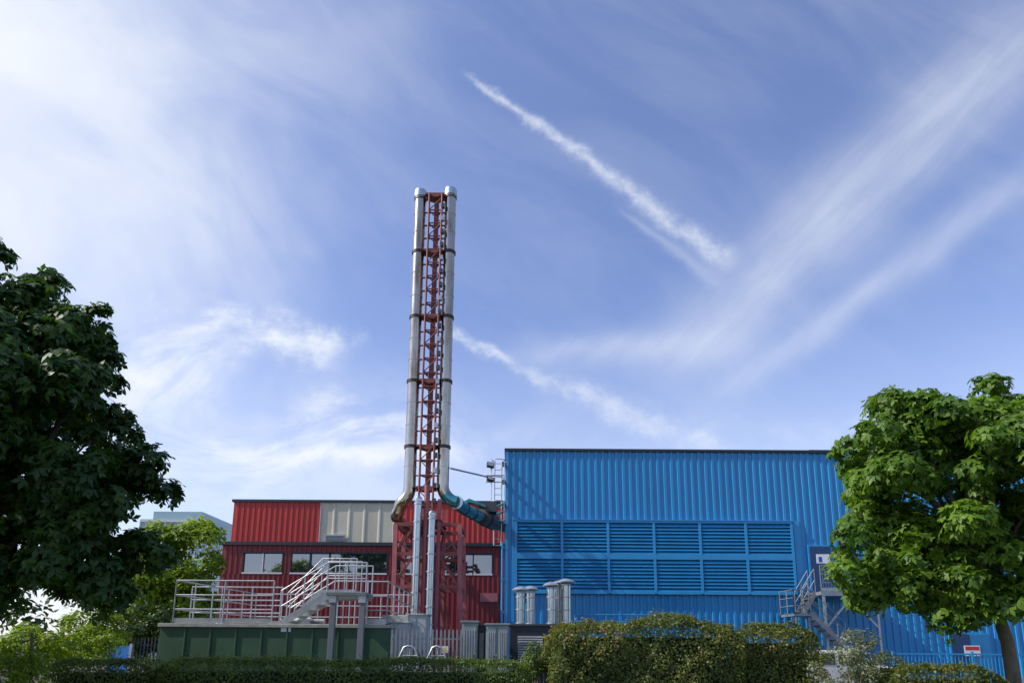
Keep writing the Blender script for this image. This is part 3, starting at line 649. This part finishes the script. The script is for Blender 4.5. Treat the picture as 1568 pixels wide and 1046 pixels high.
hedge('privet_hedge',HX(1128,16.4),HX(1262,16.4),16.4,17.8,Z(1200,962,16.4),MH,1000,.065,.15,.07)
hedge('privet_hedge',HX(1378,14.5),HX(1545,14.5),14.5,15.6,Z(1450,1020,14.5),MH,1000,.062,.09,.03)
shrub('privet_shrub',[ell(1350,1030,30,25,17)],25,.22,140,.05,MH)
# slender stake far left
w=MB(); p=W(47,1040,14.2); q_=W(49,968,14.2); w.tube([(p.x,14.2,0),(p.x,14.2,p.z),(q_.x,14.2,q_.z)],.03,'bark',8); w.tube([W(30,985,14.2),W(56,975,14.2)],.015,'bark',6); w.obj('tree_stake')
w=MB(); x0=X(165,1000,23); x1=X(200,1000,23); w.box((x0,23,0),(x1,23.04,Z(180,988,23)),'blueplast'); 
for x in (x0,x1): w.box((x-.04,22.96,0),(x+.04,23.08,Z(180,985,23)),'galv')
w.obj('blue_hoarding')
# distant trees
t=empty('distant_tree_row')
E=[((x,70+rng.uniform(-6,6),3),(5,4,rng.uniform(2.5,4.2))) for x in range(-110,-38,6)]+[((x,75,3),(5,4,rng.uniform(3,5))) for x in range(45,130,9)]+[((x,-45+rng.uniform(-5,5),3.5),(6,4,rng.uniform(3,6))) for x in range(-90,90,12)]
crown('foliage',E,300,1.9,80,.75,MD,SMP_V,SMP_F,t)
w=MB()
for c,_ in E: w.tube([(c[0],c[1],0),(c[0],c[1],4)],[.3,.15],'bark',6)
w.obj('trunks',t)
# ---------------------------------------------------------------- light + sky
az=math.radians(-100); el=math.radians(42)
sd=Vector((math.sin(az)*math.cos(el),math.cos(az)*math.cos(el),math.sin(el)))
sl=bpy.data.lights.new('sun','SUN'); sl.energy=5.0; sl.angle=math.radians(.5); sl.color=(1,.94,.84)
so=bpy.data.objects.new('sun',sl); link(so); so.rotation_euler=sd.to_track_quat('Z','Y').to_euler()
wd=bpy.data.worlds.new('World'); scene.world=wd; wd.use_nodes=True; nt=wd.node_tree; bgn=nt.nodes['Background']
class N:
    def __init__(s,k): s.k=k
    def _m(op,*a):
        n=nt.nodes.new('ShaderNodeMath'); n.operation=op
        for i,x in enumerate(a):
            if isinstance(x,N): nt.links.new(x.k,n.inputs[i])
            else: n.inputs[i].default_value=x
        return N(n.outputs[0])
    def __add__(s,o): return N._m('ADD',s,o)
    __radd__=__add__
    def __sub__(s,o): return N._m('SUBTRACT',s,o)
    def __rsub__(s,o): return N._m('SUBTRACT',o,s)
    def __mul__(s,o): return N._m('MULTIPLY',s,o)
    __rmul__=__mul__
    def __truediv__(s,o): return N._m('DIVIDE',s,o)
def fmax(a,b): return N._m('MAXIMUM',a,b)
def fmin(a,b): return N._m('MINIMUM',a,b)
def sstep(x,a,b,lo=0.,hi=1.):
    n=nt.nodes.new('ShaderNodeMapRange'); n.interpolation_type='SMOOTHSTEP'; nt.links.new(x.k,n.inputs[0])
    for i,v in zip((1,2,3,4),(a,b,lo,hi)): n.inputs[i].default_value=v
    return N(n.outputs[0])
def comb(a,b_,c=0.):
    n=nt.nodes.new('ShaderNodeCombineXYZ')
    for i,x in enumerate((a,b_,c)):
        if isinstance(x,N): nt.links.new(x.k,n.inputs[i])
        else: n.inputs[i].default_value=x
    return n.outputs[0]
def noise(vec,sc,det=6,ro=.6,dist=0):
    n=nt.nodes.new('ShaderNodeTexNoise'); n.inputs['Scale'].default_value=sc; n.inputs['Detail'].default_value=det; n.inputs['Roughness'].default_value=ro; n.inputs['Distortion'].default_value=dist
    nt.links.new(vec,n.inputs['Vector']); return N(n.outputs['Fac'])
tc=nt.nodes.new('ShaderNodeTexCoord'); sx=nt.nodes.new('ShaderNodeSeparateXYZ'); nt.links.new(tc.outputs['Generated'],sx.inputs[0])
dx,dy,dz=[N(o) for o in sx.outputs]
ym=fmax(dy,.08); u=dx/ym; v=dz/ym; front=sstep(dy,.08,.3)
w1=noise(comb(u,v),3.,3)-.5; w2=noise(comb(u,v,5.),3.,3)-.5; w3=noise(comb(u,v,9.),14.,4,.65)-.5
puff=noise(comb(u,v,2.),24.,4,.7)
stri=noise(comb((u*.7+v*.72)*4.,(v*.7-u*.72)*26.),1.,4,.6)
def UV(px,py): p=W(px,py,1.0); return (p.x,p.z-EYE)
def seg(p0,p1,w0,w1_,amt,fade=(.1,.1),warp=.03,fine=.03,brk=None):
    a=UV(*p0); b_=UV(*p1); L=math.dist(a,b_); d=((b_[0]-a[0])/L,(b_[1]-a[1])/L)
    uu=u+w1*warp+w3*fine; vv=v+w2*warp+w3*fine
    t=((uu-a[0])*d[0]+(vv-a[1])*d[1])*(1/L); s=((vv-a[1])*d[0]-(uu-a[0])*d[1])
    ww=fmax(t,0.)*((w1_-w0)/F)+w0/F; q=s/ww; e=N._m('EXPONENT',(q*q)*-1.)
    m=e*sstep(t,-fade[0],fade[0])*sstep(t,1-fade[1],1+fade[1],1.,0.)*amt
    if brk: m=m*brk
    return m
def blob(px,py,rx,ry,amt,warp=.15):
    a=UV(px,py); uu=(u+w1*warp*2-a[0])*(F/rx); vv=(v+w2*warp*2-a[1])*(F/ry); return N._m('EXPONENT',(uu*uu+vv*vv)*-1.)*amt
cir=noise(comb((u*.8-v*.6)*2.0,(u*.6+v*.8)*5.0),1.1,6,.55,.5)
cir2=noise(comb(u*2.4,v*4.4,3.),1.7,8,.62,.8)
wave=noise(comb((u*.85+v*.5)*16.,(v*.85-u*.5)*4.),1.,3,.5,.4)
P1=sstep(puff,.25,.68,.35,1.15); S1=sstep(stri,.3,.7,.72,1.06); C2=sstep(cir2,.36,.64,.1,1.12)
masks=[]
masks.append(seg((722,116),(1112,398),7,20,.50,(.06,.05),.03,.035,P1))
masks.append(seg((960,325),(1095,430),6,14,.18,(.2,.2),.03,.02))
masks.append(seg((1040,545),(1600,30),60,85,.40,(.15,.3),.08,.02,S1))
masks.append(seg((1110,600),(1600,255),20,34,.28,(.15,.3),.06,.02,S1))
masks.append(seg((820,535),(1120,530),24,40,.32,(.3,.25),.08,.03,S1))
masks.append(seg((680,515),(790,552),9,12,.48,(.1,.15),.05,.05,P1))
masks.append(seg((790,560),(1120,690),13,24,.38,(.1,.2),.08,.07,P1))
masks.append(blob(-80,60,350,330,1.05)*sstep(cir,.2,.75,.8,1.03))
masks.append(blob(60,320,260,300,.72)*sstep(cir,.25,.7,.55,1.05))
masks.append(blob(280,60,320,220,.40)*sstep(cir,.25,.7,.4,1.15))
masks.append(blob(320,340,180,210,.42)*sstep(wave,.25,.75,.45,1.1))
masks.append(seg((190,480),(340,600),36,46,.7,(.2,.2),.14,.10,C2))
masks.append(seg((280,500),(510,545),28,26,.8,(.2,.2),.14,.10,C2))
masks.append(blob(215,600,75,75,.95)*sstep(cir2,.35,.6,.3,1.1))
masks.append(seg((300,690),(700,705),18,18,.8,(.15,.2),.10,.07,C2))
masks.append(seg((460,625),(640,680),26,28,.75,(.2,.2),.12,.09,C2))
masks.append(blob(350,700,420,90,.5)*C2)
masks.append(blob(1200,690,260,45,.3)*C2)
inv=None
for m in masks:
    k=1.-fmin(m,.97); inv=k if inv is None else k*inv
cl_f=(1.-inv)*front
back=sstep(noise(comb(dx*2,dy*2,dz*3),1.3,4,.6),.42,.75,0.,.5)*(1.-front)
haze=sstep(dz,.0,.50,.45,0.)
veil=sstep(cir,.35,.8,.03,.15)*front
tot=1.-(1.-cl_f)*(1.-back)*(1.-haze)*(1.-veil)
sky=nt.nodes.new('ShaderNodeTexSky'); sky.sky_type='NISHITA'; sky.sun_disc=False; sky.sun_elevation=el; sky.sun_rotation=az; sky.air_density=1.0; sky.dust_density=.6; sky.ozone_density=2.0; sky.altitude=50
tint=nt.nodes.new('ShaderNodeMix'); tint.data_type='RGBA'; tint.blend_type='MULTIPLY'; tint.inputs[0].default_value=1
nt.links.new(sky.outputs[0],tint.inputs[6]); tint.inputs[7].default_value=(1.15,1.13,1.40,1)
mx=nt.nodes.new('ShaderNodeMix'); mx.data_type='RGBA'; nt.links.new(tot.k,mx.inputs[0]); nt.links.new(tint.outputs[2],mx.inputs[6]); mx.inputs[7].default_value=(6.2,6.5,7.0,1)
nt.links.new(mx.outputs[2],bgn.inputs[0]); bgn.inputs[1].default_value=.15
try: wd.cycles.sampling_method='MANUAL'; wd.cycles.sample_map_resolution=256
except Exception as e: print(e)
scene.view_settings.view_transform='Standard'; scene.view_settings.look='None'; scene.view_settings.exposure=0
